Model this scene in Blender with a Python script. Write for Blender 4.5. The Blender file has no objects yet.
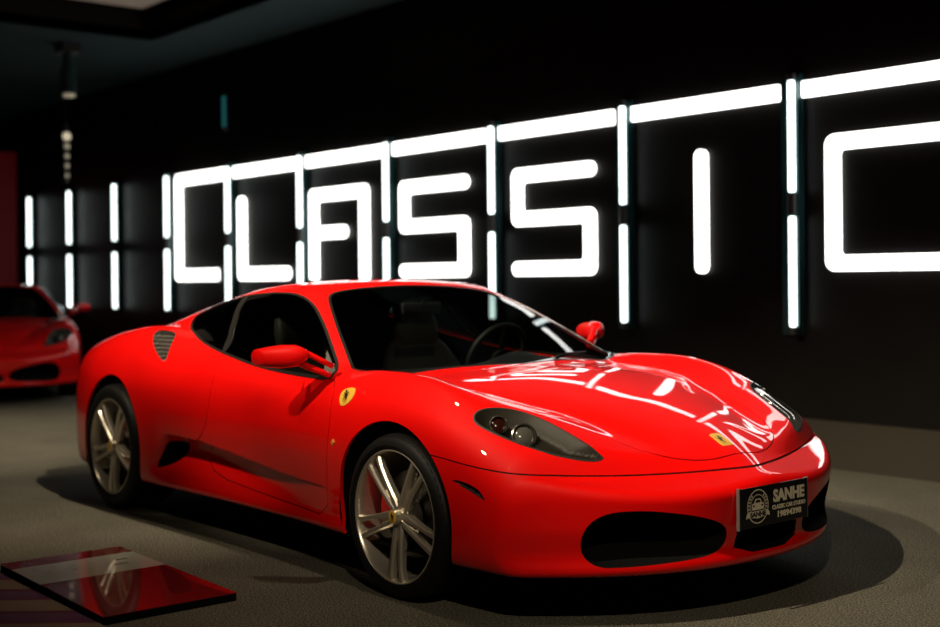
import numpy as np
# ---------- implicit car body ----------
def lut(pts, sig, lo=-4.2, hi=2.0, n=3101):
    px, py = np.array(pts, float).T
    g = np.linspace(lo, hi, n); d = g[1]-g[0]
    v = np.interp(g, px, py)
    # linear extrapolation beyond the ends keeps slopes
    s0 = (py[1]-py[0])/(px[1]-px[0]); s1 = (py[-1]-py[-2])/(px[-1]-px[-2])
    v = np.where(g < px[0], py[0]+s0*(g-px[0]), v); v = np.where(g > px[-1], py[-1]+s1*(g-px[-1]), v)
    m = int(4*sig/d)+1
    k = np.exp(-.5*(np.arange(-m, m+1)*d/sig)**2); k /= k.sum()
    v = np.convolve(np.pad(v, m, 'reflect', reflect_type='odd'), k, 'valid')
    return lambda x: np.interp(x, g, v)
def smax(a, b, k):
    h = np.maximum(k-np.abs(a-b), 0)/k
    return np.maximum(a, b)+h*h*k*.25
def smin(a, b, k):
    return -smax(-a, -b, k)
def sst(a, b, x):
    t = np.clip((x-a)/(b-a), 0, 1); return t*t*t*(t*(6*t-15)+10)
ZC = lut([(-3.6,.76),(-3.4,.80),(-3.0,.86),(-2.4,.88),(-1.8,.86),(-1.0,.84),(-.6,.85),(-.33,.843),(0,.822),(.15,.798),(.3,.768),(.45,.736),(.6,.694),(.72,.654),(.83,.613),(.96,.553),(1.05,.488),(1.15,.40)], .05)
HF = lut([(-3.6,.72),(-3.45,.79),(-3.3,.858),(-3.13,.903),(-2.9,.952),(-2.6,.997),(-2.3,1.015),(-2.0,.988),(-1.6,.925),(-1.2,.868),(-.8,.835),(-.55,.842),(-.3,.866),(-.1,.866),(.05,.850),(.21,.812),(.34,.768),(.40,.753),(.456,.735),(.52,.711),(.58,.687),(.65,.656),(.72,.623),(.80,.584),(.87,.545),(.94,.500),(1.0,.455),(1.08,.38)], .04)
YC = lut([(-3.6,.72),(-2.3,.79),(-1.6,.80),(-.8,.79),(-.3,.815),(0,.815),(.2,.80),(.34,.76),(.40,.725),(.456,.69),(.52,.662),(.6,.637),(.7,.618),(.8,.605),(1.1,.55)], .06)
YV = lut([(-3.6,.32),(-1.0,.40),(-.6,.55),(-.3,.62),(0,.60),(.17,.56),(.38,.45),(.54,.39),(.72,.32),(1.1,.25)], .08)
WX = lut([(-3.6,.70),(-3.45,.80),(-3.3,.865),(-3.0,.922),(-2.6,.955),(-2.25,.958),(-1.8,.94),(-1.3,.922),(-.8,.922),(-.4,.94),(0,.958),(.3,.957),(.6,.93),(1.2,.85)], .08)
WZ = lut([(0,-.16),(.13,-.07),(.19,-.018),(.24,-.004),(.32,0),(.5,.0),(.6,-.004),(.7,-.016),(.8,-.05),(.9,-.105),(1.0,-.18),(1.2,-.40)], .03, -.2, 1.6)
TG = lut([(-3.6,.75),(-3.2,.90),(-2.9,.965),(-2.6,1.03),(-2.3,1.10),(-2.0,1.16),(-1.7,1.213),(-1.45,1.236),(-1.2,1.224),(-.9,1.113),(-.6,.976),(-.33,.843),(-.1,.73),(.5,.45)], .05)
GC = lut([(-3.6,.10),(-2.0,.10),(-1.4,.085),(-1.2,.095),(-.85,.105),(-.6,.112),(0,.10)], .06)
NX = lut([(0,.92),(.15,.985),(.195,1.028),(.215,1.033),(.24,1.021),(.27,1.020),(.35,1.042),(.46,1.052),(.6,1.04),(.8,1.0)], .012, -.2, 1.6)
WD = lut([(0,0),(.19,0),(.205,.004),(.25,.028),(.31,.030),(.40,.020),(.50,.006),(.58,0),(1.2,0)], .008, -.2, 1.6)
SCZ = lut([(-2.3,.455),(-2.0,.46),(-1.75,.46),(-1.54,.446),(-1.3,.42),(-.86,.378),(-.5,.365),(-.3,.36)], .05)
SCD = lut([(-2.6,0),(-2.0,0),(-1.97,.10),(-1.85,.098),(-1.5,.074),(-1.0,.038),(-.5,0),(0,0)], .016)
def top_lower(x, Y):
    c, h, yc, yv = ZC(x+.30*Y**2.35*sst(.2,.9,x)), HF(x), YC(x), YV(x)
    m = np.minimum(Y, yv); d = c-(.085+.06*sst(.35,.85,x))*m*m
    u = np.clip((Y-yv)/(yc-yv), 0, 1)
    d = d-.013*np.exp(-((Y-yv-.02)/.105)**2)*sst(.1,.4,x)*sst(.95,.72,x)
    o = np.maximum(Y-yc, 0)
    t = d+(h-d)*u*u*(3-2*u)-(1.5*o*o*(1-sst(-.5,.3,x))+.60*(np.sqrt(o*o+.0144)-.12)*sst(-.5,.3,x))
    # nose: the top drops steeply to the bumper joint, then a shelf runs out to the crease
    Yr = np.sqrt(Y*Y+.0025)
    xs = 1.008-.372*Yr-.23*np.maximum(Y-.5, 0)**2; zs = .518+.042*Y**4
    w = sst(.30, .55, x)
    r = smin(t, zs+(.72+1.2*sst(.10,.55,Y))*(xs-x), .05)
    r = np.maximum(r, smax(np.minimum(r,zs+.3), zs-.33*(x-xs), .012)*1.0)
    return t+(r-t)*w

def F(x, y, z):
    x, y, z = np.broadcast_arrays(x, y, z)
    Y = np.sqrt(y*y+1e-6)
    T = top_lower(x, Y)
    zu = SCZ(x)
    dz = zu-z
    xs = x-(z-.40)*.95*sst(-1.7,-1.9,x)
    sc = SCD(xs)*sst(-.004, .015, dz)*(1-sst(.05, .235, dz))
    dz_ = sst(-2.15,-1.95,x)*sst(-.12,-.30,x)
    side = (Y-(WX(x)+WZ(z)-sc-WD(z)*dz_))*.97
    nose = (x-(NX(z)+.02-.53*Y**2.35))*.86
    tail = ((-3.43+.16*Y**2.5+.12*np.abs(z-.62)**1.5)-x)
    top = (z-T)*.86
    b = smax(smax(top, side, .11), tail, .10)
    b = smax(b, nose, .032)
    b = smax(b, .183-z, .02)
    # greenhouse
    xe = x+.06*Y*Y*sst(-1.5, -.8, x)
    tg = (z-(TG(xe)-GC(x)*Y*Y))*.90
    wg = (Y-(.805+.037*sst(-1.3,-.6,x)-.58*np.maximum(z-.85,-.02)-.09*sst(-1.5,-2.9,x)*1.0-.05*sst(-.9,-.3,x)*0))*.87
    g = smax(tg, wg, .085)
    g = smax(g, .7-z, .02)
    return smin(b, g, .035)
def grad(x, y, z, e=1e-3):
    gx = F(x+e,y,z)-F(x-e,y,z); gy = F(x,y+e,z)-F(x,y-e,z); gz = F(x,y,z+e)-F(x,y,z-e)
    return np.stack([gx,gy,gz],-1)/(2*e)
def surface_nets(h):
    ax = [np.arange(-3.62, 1.22, h), np.arange(-1.06, 1.06+h, h), np.arange(.12, 1.32, h)]
    V = F(ax[0][:,None,None], ax[1][None,:,None], ax[2][None,None,:]).astype(np.float32)
    S = V < 0
    nx, ny, nz = V.shape
    cs = np.zeros((nx-1,ny-1,nz-1), np.int8)
    for i in (0,1):
        for j in (0,1):
            for k in (0,1):
                cs += S[i:nx-1+i, j:ny-1+j, k:nz-1+k]
    act = (cs > 0) & (cs < 8)
    idx = np.full(act.shape, -1, np.int64); cells = np.argwhere(act); idx[act] = np.arange(len(cells))
    P = np.stack([ax[a][0]+(cells[:,a]+.5)*h for a in range(3)], -1)
    for _ in range(6):
        f = F(P[:,0],P[:,1],P[:,2]); g = grad(P[:,0],P[:,1],P[:,2])
        st = (f/np.maximum((g*g).sum(-1), .05))[:,None]*g
        P = P-np.clip(st, -h, h)
    Q = []
    for a in range(3):
        b, c = (a+1)%3, (a+2)%3
        A = np.moveaxis(S, (a,b,c), (0,1,2)); I = np.moveaxis(idx, (a,b,c), (0,1,2))
        d = A[:-1] != A[1:]
        d = d[:, 1:-1, 1:-1]
        e = np.argwhere(d); i, j, k = e.T; j = j+1; k = k+1
        q = np.stack([I[i,j-1,k-1], I[i,j,k-1], I[i,j,k], I[i,j-1,k]], -1)
        flip = ~A[i,j,k]
        q[flip] = q[flip][:, ::-1]
        Q.append(q)
    return P, np.concatenate(Q)

# outlines on the near side of the body: points on the surface and mean direction
REG = {
 'side_window': ([[-0.483, -0.857, 0.81], [-0.811, -0.85, 0.824], [-1.245, -0.827, 0.843], [-1.454, -0.816, 0.871], [-1.589, -0.808, 0.889], [-1.819, -0.787, 0.927], [-2.046, -0.725, 0.978], [-2.153, -0.681, 1.0], [-2.2, -0.63, 1.046], [-2.033, -0.6, 1.101], [-1.73, -0.606, 1.148], [-1.458, -0.608, 1.165], [-1.287, -0.604, 1.164], [-1.173, -0.608, 1.149], [-1.089, -0.618, 1.124], [-1.002, -0.641, 1.089], [-0.822, -0.708, 0.999]], [0.038, -0.623, 0.781]),
 'divider': ([[-1.725, -0.589, 1.159], [-1.668, -0.599, 1.159], [-1.65, -0.696, 1.036], [-1.542, -0.812, 0.881], [-1.597, -0.809, 0.889], [-1.691, -0.696, 1.036]], [-0.016, -0.7, 0.714]),
 'corner': ([[-0.709, -0.775, 0.921], [-0.484, -0.859, 0.808], [-0.604, -0.861, 0.81]], [0.081, -0.748, 0.659]),
 'vent': ([[-2.327, -0.82, 0.935], [-2.361, -0.788, 0.962], [-2.334, -0.772, 0.974], [-2.198, -0.769, 0.971], [-2.121, -0.783, 0.957], [-2.086, -0.817, 0.928], [-2.067, -0.845, 0.895], [-2.047, -0.87, 0.854], [-2.044, -0.885, 0.825], [-2.077, -0.888, 0.822], [-2.168, -0.873, 0.857], [-2.249, -0.853, 0.893]], [0.027, -0.745, 0.666]),
 'headlight': ([[0.383, -0.853, 0.721], [0.373, -0.837, 0.736], [0.375, -0.81, 0.747], [0.393, -0.762, 0.751], [0.429, -0.705, 0.743], [0.477, -0.665, 0.726], [0.552, -0.635, 0.697], [0.655, -0.608, 0.653], [0.742, -0.584, 0.6], [0.758, -0.571, 0.583], [0.742, -0.621, 0.581], [0.707, -0.685, 0.594], [0.662, -0.75, 0.612], [0.593, -0.796, 0.636], [0.503, -0.835, 0.667], [0.434, -0.856, 0.693], [0.399, -0.86, 0.709]], [0.517, -0.293, 0.804]),
 'mouth': ([[0.798, -0.73, 0.308], [0.811, -0.727, 0.351], [0.833, -0.705, 0.39], [0.869, -0.659, 0.416], [0.914, -0.591, 0.421], [0.957, -0.515, 0.416], [1.009, -0.387, 0.394], [1.034, -0.292, 0.367], [1.04, -0.249, 0.344], [1.037, -0.23, 0.32], [1.028, -0.224, 0.282], [1.019, -0.262, 0.245], [0.999, -0.355, 0.233], [0.924, -0.539, 0.223], [0.869, -0.631, 0.221], [0.843, -0.668, 0.222], [0.815, -0.699, 0.237], [0.797, -0.72, 0.268]], [0.895, -0.445, -0.021]),
 'scoop_insert': ([[-2.095, -0.937, 0.271], [-1.988, -0.915, 0.416], [-1.959, -0.874, 0.425], [-1.9, -0.827, 0.411], [-1.903, -0.831, 0.365], [-1.933, -0.861, 0.324], [-2.005, -0.897, 0.29]], [0.347, -0.935, 0.078]),
 'slit': ([[0.352, -0.951, 0.505], [0.42, -0.945, 0.506], [0.489, -0.94, 0.49], [0.52, -0.937, 0.471], [0.539, -0.935, 0.443], [0.5, -0.939, 0.46], [0.445, -0.944, 0.478], [0.389, -0.948, 0.495]], [0.087, -0.996, 0.012]),
 'shield': ([[-0.418, -0.904, 0.748], [-0.419, -0.893, 0.768], [-0.394, -0.885, 0.784], [-0.338, -0.884, 0.791], [-0.32, -0.891, 0.782], [-0.313, -0.907, 0.755], [-0.341, -0.917, 0.726], [-0.381, -0.919, 0.711], [-0.404, -0.914, 0.725]], [-0.052, -0.895, 0.444]),
 'repeater': ([[-0.439, -0.934, 0.572], [-0.419, -0.935, 0.574], [-0.415, -0.935, 0.558], [-0.435, -0.934, 0.556]], [-0.045, -0.999, -0.018]),
 'door': ([[-0.509, -0.87, 0.794], [-0.47, -0.904, 0.741], [-0.461, -0.931, 0.611], [-0.499, -0.921, 0.44], [-0.535, -0.902, 0.241], [-0.776, -0.879, 0.248], [-1.139, -0.866, 0.262], [-1.54, -0.87, 0.292], [-1.713, -0.83, 0.369], [-1.541, -0.925, 0.516], [-1.511, -0.918, 0.662], [-1.528, -0.875, 0.803], [-1.586, -0.81, 0.887], [-1.248, -0.828, 0.842], [-0.811, -0.85, 0.823], [-0.53, -0.858, 0.809]], [-0.004, -0.928, 0.373]),
 'seam': ([[0.215, -0.953, 0.582], [0.284, -0.952, 0.578], [0.345, -0.949, 0.573], [0.417, -0.942, 0.562], [0.478, -0.933, 0.556], [0.57, -0.909, 0.549], [0.643, -0.866, 0.544], [0.701, -0.777, 0.536], [0.749, -0.678, 0.529], [0.795, -0.575, 0.523], [0.838, -0.465, 0.519], [0.881, -0.353, 0.517], [0.91, -0.278, 0.517], [0.943, -0.178, 0.518], [0.962, -0.115, 0.519], [0.979, -0.05, 0.52]], [0.461, -0.6, 0.654]),
}
CAM = [3.86957, -3.77354, 1.2305, 2.44681, 0.002, -0.01015, 1244.8388]; PYC = 281.197
import bpy, bmesh, math, random
from mathutils import Vector, Matrix
C = bpy.data.collections.new('scene'); bpy.context.scene.collection.children.link(C)
scn = bpy.context.scene
# ------------------------------------------------------------------ materials
def mat(name, color=(.5,.5,.5), rough=.5, metal=0., spec=.5, coat=0., coat_rough=.03, emit=None, estr=0., trans=0., ior=1.45):
    m = bpy.data.materials.new(name); m.use_nodes = True
    b = m.node_tree.nodes['Principled BSDF']
    b.inputs['Base Color'].default_value = (*color, 1)
    b.inputs['Roughness'].default_value = rough; b.inputs['Metallic'].default_value = metal
    b.inputs['Specular IOR Level'].default_value = spec; b.inputs['Coat Weight'].default_value = coat
    b.inputs['Coat Roughness'].default_value = coat_rough; b.inputs['IOR'].default_value = ior
    b.inputs['Transmission Weight'].default_value = trans
    if emit: b.inputs['Emission Color'].default_value = (*emit, 1); b.inputs['Emission Strength'].default_value = estr
    return m
def nd(m, t, **kw):
    n = m.node_tree.nodes.new(t)
    for k, v in kw.items(): setattr(n, k, v)
    return n
def lk(m, a, b): m.node_tree.links.new(a, b)
def bsdf(m): return m.node_tree.nodes['Principled BSDF']
def glass(name, tint, ior=1.5, rough=0.0):
    m = bpy.data.materials.new(name); m.use_nodes = True; nt = m.node_tree
    for n in list(nt.nodes):
        if n.type != 'OUTPUT_MATERIAL': nt.nodes.remove(n)
    out = [n for n in nt.nodes if n.type == 'OUTPUT_MATERIAL'][0]
    tr = nd(m, 'ShaderNodeBsdfTransparent'); tr.inputs['Color'].default_value = (*tint, 1)
    gl = nd(m, 'ShaderNodeBsdfGlossy'); gl.inputs['Roughness'].default_value = rough
    fr = nd(m, 'ShaderNodeFresnel'); fr.inputs['IOR'].default_value = ior
    ge = nd(m, 'ShaderNodeNewGeometry'); mr_ = nd(m, 'ShaderNodeMapRange'); mr_.inputs[3].default_value = ior; mr_.inputs[4].default_value = 1/ior
    lk(m, ge.outputs['Backfacing'], mr_.inputs[0]); lk(m, mr_.outputs[0], fr.inputs['IOR'])
    mx = nd(m, 'ShaderNodeMixShader')
    lk(m, fr.outputs[0], mx.inputs[0]); lk(m, tr.outputs[0], mx.inputs[1]); lk(m, gl.outputs[0], mx.inputs[2]); lk(m, mx.outputs[0], out.inputs[0])
    return m
M = {}
M['paint'] = mat('red_paint', (.78,.0022,.0012), .5, 0, .12, 1.0, .012)
M['paint_far'] = mat('dark_red_paint', (.15,.002,.005), .5, 0, .12, 1.0, .04)
M['inner'] = mat('dark_inner', (.010,.009,.009), .8, 0, .1)
M['seam'] = mat('seam_rubber', (.012,.002,.002), .7, 0, .2)
M['black'] = mat('satin_black', (.003,.003,.003), .5, 0, .2)
M['matte'] = mat('matte_black', (.004,.004,.004), .9, 0, .1)
M['trim'] = mat('window_trim', (.012,.0115,.011), .3, 0, .5)
M['glass'] = glass('tinted_glass', (.72,.78,.75))
M['side_glass'] = glass('side_glass', (.34,.39,.38))
M['lens'] = glass('clear_lens', (.80,.80,.78))
M['silver'] = mat('silver_alloy', (.72,.66,.55), .30, .8, .5)
M['silver_dark'] = mat('dark_alloy', (.16,.145,.12), .42, .8, .5)
M['chrome'] = mat('chrome', (.75,.74,.72), .12, 1.0)
M['steel'] = mat('brake_steel', (.10,.095,.09), .4, .9)
M['yellow'] = mat('badge_yellow', (.72,.43,.05), .35, 0, .5, .6)
M['badge_black'] = mat('badge_black', (.008,.007,.006), .4)
M['caliper'] = mat('caliper_red', (.55,.01,.01), .35, 0, .5, .5)
M['bowl'] = mat('headlight_housing', (.020,.018,.013), .45, .0, .22)
M['leather'] = mat('seat_leather', (.065,.058,.044), .55, 0, .4)
M['dash'] = mat('dashboard_vinyl', (.006,.006,.006), .55, 0, .25)
M['stitch'] = mat('light_trim', (.16,.15,.13), .5)
M['amber'] = mat('amber_plastic', (.7,.30,.04), .25, 0, .5, .4)
M['grey_plate'] = mat('grey_corner_plate', (.06,.057,.05), .5)
m = M['tire'] = mat('tyre_rubber', (.0045,.0045,.0045), .55, 0, .3)
tc = nd(m,'ShaderNodeTexCoord'); w = nd(m,'ShaderNodeTexNoise'); w.inputs['Scale'].default_value = 90; bp = nd(m,'ShaderNodeBump'); bp.inputs['Strength'].default_value=.15
lk(m, tc.outputs['Object'], w.inputs['Vector']); lk(m, w.outputs[0], bp.inputs['Height']); lk(m, bp.outputs[0], bsdf(m).inputs['Normal'])
m = M['mesh'] = mat('vent_mesh', (.02,.02,.02), .6, 0, .1)
tc = nd(m,'ShaderNodeTexCoord'); mp = nd(m,'ShaderNodeMapping'); mp.inputs['Rotation'].default_value=(0,.5,0)
w = nd(m,'ShaderNodeTexBrick'); w.inputs['Scale'].default_value = 26; w.inputs['Mortar Size'].default_value=.085; w.inputs['Mortar Smooth'].default_value=.2
w.inputs['Color1'].default_value=(.003,.003,.003,1); w.inputs['Color2'].default_value=(.003,.003,.003,1); w.inputs['Mortar'].default_value=(.075,.07,.06,1); w.inputs['Brick Width'].default_value=.8; w.inputs['Row Height'].default_value=.50
sw = nd(m,'ShaderNodeSeparateXYZ'); cb = nd(m,'ShaderNodeCombineXYZ')
lk(m, tc.outputs['Object'], sw.inputs[0]); lk(m, sw.outputs[0], cb.inputs[0]); lk(m, sw.outputs[2], cb.inputs[1]); lk(m, cb.outputs[0], w.inputs['Vector']); lk(m, w.outputs[0], bsdf(m).inputs['Base Color'])
# floor: dark speckled carpet
m = M['floor'] = mat('floor_carpet', (.1,.09,.07), .9, 0, .25)
tc = nd(m,'ShaderNodeTexCoord'); n1 = nd(m,'ShaderNodeTexNoise'); n1.inputs['Scale'].default_value = 130; n1.inputs['Detail'].default_value=3
n2 = nd(m,'ShaderNodeTexNoise'); n2.inputs['Scale'].default_value = 2.2; n2.inputs['Detail'].default_value=5
r1 = nd(m,'ShaderNodeValToRGB'); r1.color_ramp.elements[0].position=.40; r1.color_ramp.elements[0].color=(.040,.036,.028,1); r1.color_ramp.elements[1].position=.64; r1.color_ramp.elements[1].color=(.21,.197,.15,1)
mxr = nd(m,'ShaderNodeMix', data_type='RGBA', blend_type='MULTIPLY'); mxr.inputs[0].default_value=.5
r2 = nd(m,'ShaderNodeValToRGB'); r2.color_ramp.elements[0].position=.3; r2.color_ramp.elements[0].color=(.55,.55,.55,1); r2.color_ramp.elements[1].position=.7
bp = nd(m,'ShaderNodeBump'); bp.inputs['Strength'].default_value=.5; bp.inputs['Distance'].default_value=.01
lk(m, tc.outputs['Object'], n1.inputs['Vector']); lk(m, tc.outputs['Object'], n2.inputs['Vector']); lk(m, n1.outputs[0], r1.inputs[0]); lk(m, n2.outputs[0], r2.inputs[0])
lk(m, r1.outputs[0], mxr.inputs[6]); lk(m, r2.outputs[0], mxr.inputs[7]); lk(m, mxr.outputs[2], bsdf(m).inputs['Base Color']); lk(m, n1.outputs[0], bp.inputs['Height']); lk(m, bp.outputs[0], bsdf(m).inputs['Normal'])
# wall: near-black panels
m = M['wall'] = mat('black_wall_panel', (.0045,.004,.0036), .5, 0, .2)
tc = nd(m,'ShaderNodeTexCoord'); n1 = nd(m,'ShaderNodeTexNoise'); n1.inputs['Scale'].default_value = 3
mr = nd(m,'ShaderNodeMapRange'); mr.inputs[3].default_value=.36; mr.inputs[4].default_value=.5
lk(m, tc.outputs['Object'], n1.inputs['Vector']); lk(m, n1.outputs[0], mr.inputs[0]); lk(m, mr.outputs[0], bsdf(m).inputs['Roughness'])
M['plinth'] = mat('dark_brown_plinth', (.030,.026,.018), .6, 0, .3)
M['ceiling'] = mat('dark_teal_ceiling', (.022,.046,.046), .85, 0, .2)
M['coffer'] = mat('coffer_side', (.012,.011,.010), .8, 0, .1)
M['recess_glow'] = mat('coffer_panel', (.3,.25,.2), .6, 0, .2, emit=(1,.78,.6), estr=.06)  # emission put in so the pale recess top looks lit
M['tube'] = mat('lit_tube', (.9,.95,.95), .4, emit=(.88,1.0,.97), estr=3.4)
M['neon'] = mat('lit_letter', (.95,.95,.93), .4, emit=(1.0,.99,.95), estr=3.9)
M['channel'] = mat('teal_black_channel', (.010,.040,.042), .22, .3, .6)
M['redpanel'] = mat('red_panel_added_glow', (.14,.002,.006), .6, emit=(.5,.0,.012), estr=.03)  # panel is no lamp; weak emission stands in for spotlight on it
M['spotlit'] = mat('spot_lamp_glow', (.9,.8,.6), .4, emit=(1,.85,.6), estr=.55)
M['dimlit'] = mat('dim_lamp_glow', (.9,.8,.6), .4, emit=(1,.88,.62), estr=.16)
M['teallit'] = mat('teal_lamp_glow', (.1,.5,.5), .4, emit=(.06,.55,.6), estr=.11)
M['fixture'] = mat('fixture_black', (.02,.02,.02), .5)
M['plate'] = mat('plate_black', (.006,.006,.006), .35, 0, .4, .3)
M['print'] = mat('plate_print', (.80,.72,.54), .5, 0, .3)
M['plate_edge'] = mat('plate_edge', (.16,.16,.15), .35, .5)
# ------------------------------------------------------------------ object helpers
def link(o, parent=None):
    C.objects.link(o)
    if parent: o.parent = parent
    return o
def tag(o, label=None, cat=None, group=None, kind=None):
    if label: o['label'] = label
    if cat: o['category'] = cat
    if group: o['group'] = group
    if kind: o['kind'] = kind
    return o
def empty(name, loc, rz=0):
    o = bpy.data.objects.new(name, None); o.location = loc; o.rotation_euler = (0,0,rz); o.empty_display_size = .2
    return link(o)
def raw(name, V, Fc, mats, parent=None, mi=None, smooth=False, normals=None, loc=None):
    me = bpy.data.meshes.new(name)
    V = np.asarray(V, np.float32)
    if isinstance(Fc, np.ndarray):
        n, k = Fc.shape
        me.vertices.add(len(V)); me.vertices.foreach_set('co', V.ravel())
        me.loops.add(n*k); me.loops.foreach_set('vertex_index', Fc.astype(np.int32).ravel())
        me.polygons.add(n); me.polygons.foreach_set('loop_start', np.arange(0, n*k, k, dtype=np.int32))
        me.update(calc_edges=True)
    else:
        me.from_pydata([tuple(v) for v in V], [], [tuple(int(i) for i in f) for f in Fc]); me.update()
    for q in (mats if isinstance(mats, (list,tuple)) else [mats]): me.materials.append(q)
    if mi is not None: me.polygons.foreach_set('material_index', np.asarray(mi, np.int32))
    if smooth: me.polygons.foreach_set('use_smooth', np.ones(len(me.polygons), bool))
    me.validate(clean_customdata=False)
    if normals is not None and len(normals) == len(me.vertices):
        me.normals_split_custom_set_from_vertices([tuple(v) for v in np.asarray(normals, float)])
    o = bpy.data.objects.new(name, me)
    if loc is not None: o.location = loc
    return link(o, parent)
class MB:
    def __init__(s): s.v=[]; s.f=[]; s.m=[]; s.cur=0
    def add(s, V, Fs):
        o=len(s.v); s.v += [tuple(map(float,p)) for p in V]; s.f += [tuple(o+i for i in f) for f in Fs]; s.m += [s.cur]*len(Fs)
    def box(s, a, b, bev=0.):
        (x0,y0,z0),(x1,y1,z1)=a,b
        if bev<=0:
            s.add([(x0,y0,z0),(x1,y0,z0),(x1,y1,z0),(x0,y1,z0),(x0,y0,z1),(x1,y0,z1),(x1,y1,z1),(x0,y1,z1)],[(3,2,1,0),(4,5,6,7),(0,1,5,4),(1,2,6,5),(2,3,7,6),(3,0,4,7)]); return
        bm=bmesh.new(); r=bmesh.ops.create_cube(bm,size=1.)
        bmesh.ops.scale(bm,vec=(x1-x0,y1-y0,z1-z0),verts=bm.verts); bmesh.ops.translate(bm,vec=((x0+x1)/2,(y0+y1)/2,(z0+z1)/2),verts=bm.verts)
        bmesh.ops.bevel(bm,geom=bm.edges[:],offset=bev,segments=3,affect='EDGES',profile=.5)
        bm.verts.index_update(); s.add([v.co for v in bm.verts],[[v.index for v in f.verts] for f in bm.faces]); bm.free()
    def loft(s, rings, cap=True, closed=True):
        n=len(rings[0]); V=[p for r in rings for p in r]; Fs=[]
        for i in range(len(rings)-1):
            for j in range(n if closed else n-1):
                a=i*n+j; b=i*n+(j+1)%n; Fs.append((a,b,b+n,a+n))
        if cap: Fs.append(tuple(range(n))[::-1]); Fs.append(tuple((len(rings)-1)*n+j for j in range(n)))
        s.add(V,Fs)
    def lathe(s, prof, n=64, cap=False, axis='y', c=(0,0,0)):
        rings=[]
        for (r,h) in prof:
            ring=[]
            for k in range(n):
                t=2*math.pi*k/n
                if axis=='y': ring.append((c[0]+r*math.cos(t), c[1]+h, c[2]+r*math.sin(t)))
                elif axis=='z': ring.append((c[0]+r*math.cos(t), c[1]+r*math.sin(t), c[2]+h))
                else: ring.append((c[0]+h, c[1]+r*math.cos(t), c[2]+r*math.sin(t)))
            rings.append(ring)
        s.loft(rings, cap)
    def tube(s, pts, r, n=10, ry=None):
        pts=[Vector(p) for p in pts]; rings=[]; up=None
        for i,p in enumerate(pts):
            d=(pts[min(i+1,len(pts)-1)]-pts[max(i-1,0)]).normalized()
            if up is None: up = Vector((0,0,1)) if abs(d.z)<.9 else Vector((1,0,0))
            a=d.cross(up).normalized(); b=a.cross(d).normalized(); up=b
            rr=r[i] if isinstance(r,(list,tuple)) else r; r2=(ry[i] if isinstance(ry,(list,tuple)) else ry) if ry else rr
            rings.append([p+a*rr*math.cos(2*math.pi*k/n)+b*r2*math.sin(2*math.pi*k/n) for k in range(n)])
        s.loft(rings)
    def build(s, name, mats, parent=None, smooth=False, loc=None, angle=None):
        o = raw(name, s.v, s.f, mats, parent, s.m, smooth, loc=loc)
        bm=bmesh.new(); bm.from_mesh(o.data); bmesh.ops.recalc_face_normals(bm,faces=bm.faces); bm.to_mesh(o.data); bm.free()
        if angle is not None: o.data.set_sharp_from_angle(angle=math.radians(angle))
        return o
def text_mesh(body, size, bold=0., extr=.0006):
    cu = bpy.data.curves.new('t','FONT'); cu.body=body; cu.size=size; cu.align_x='CENTER'; cu.align_y='CENTER'; cu.offset=bold; cu.extrude=extr; cu.resolution_u=3
    o = bpy.data.objects.new('t',cu); C.objects.link(o); bpy.context.view_layer.update()
    dg=bpy.context.evaluated_depsgraph_get(); me=bpy.data.meshes.new_from_object(o.evaluated_get(dg))
    V=[tuple(v.co) for v in me.vertices]; Fs=[tuple(p.vertices) for p in me.polygons]
    bpy.data.objects.remove(o); bpy.data.curves.remove(cu); bpy.data.meshes.remove(me)
    return V,Fs
# ------------------------------------------------------------------ cutting the body surface into panels
def chaikin(P, it=2, closed=True):
    P=np.asarray(P,float)
    for _ in range(it):
        Q=np.roll(P,-1,0) if closed else P[1:]
        A=P if closed else P[:-1]
        n=np.empty((2*len(A),P.shape[1])); n[0::2]=.75*A+.25*Q; n[1::2]=.25*A+.75*Q
        P=n if closed else np.vstack([P[:1],n,P[-1:]])
    return P
def poly_sdf(poly, uv, reach=.25):
    poly=np.asarray(poly); out=np.full(len(uv),-1.)
    lo=poly.min(0)-reach; hi=poly.max(0)+reach
    k=np.where(((uv>lo)&(uv<hi)).all(1))[0]; p=uv[k]
    d=np.full(len(p),9.); ins=np.zeros(len(p),bool)
    for a,b in zip(poly,np.roll(poly,-1,0)):
        e=b-a; L=(e*e).sum()
        if L<1e-12: continue
        t=np.clip(((p-a)@e)/L,0,1); q=p-a-t[:,None]*e; d=np.minimum(d,np.sqrt((q*q).sum(1)))
        c=(a[1]>p[:,1])!=(b[1]>p[:,1]); x=a[0]+(p[:,1]-a[1])/(e[1] if abs(e[1])>1e-12 else 1e-12)*e[0]
        ins^=c&(p[:,0]<x)
    out[k]=np.where(ins,d,-d); return out
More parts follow.
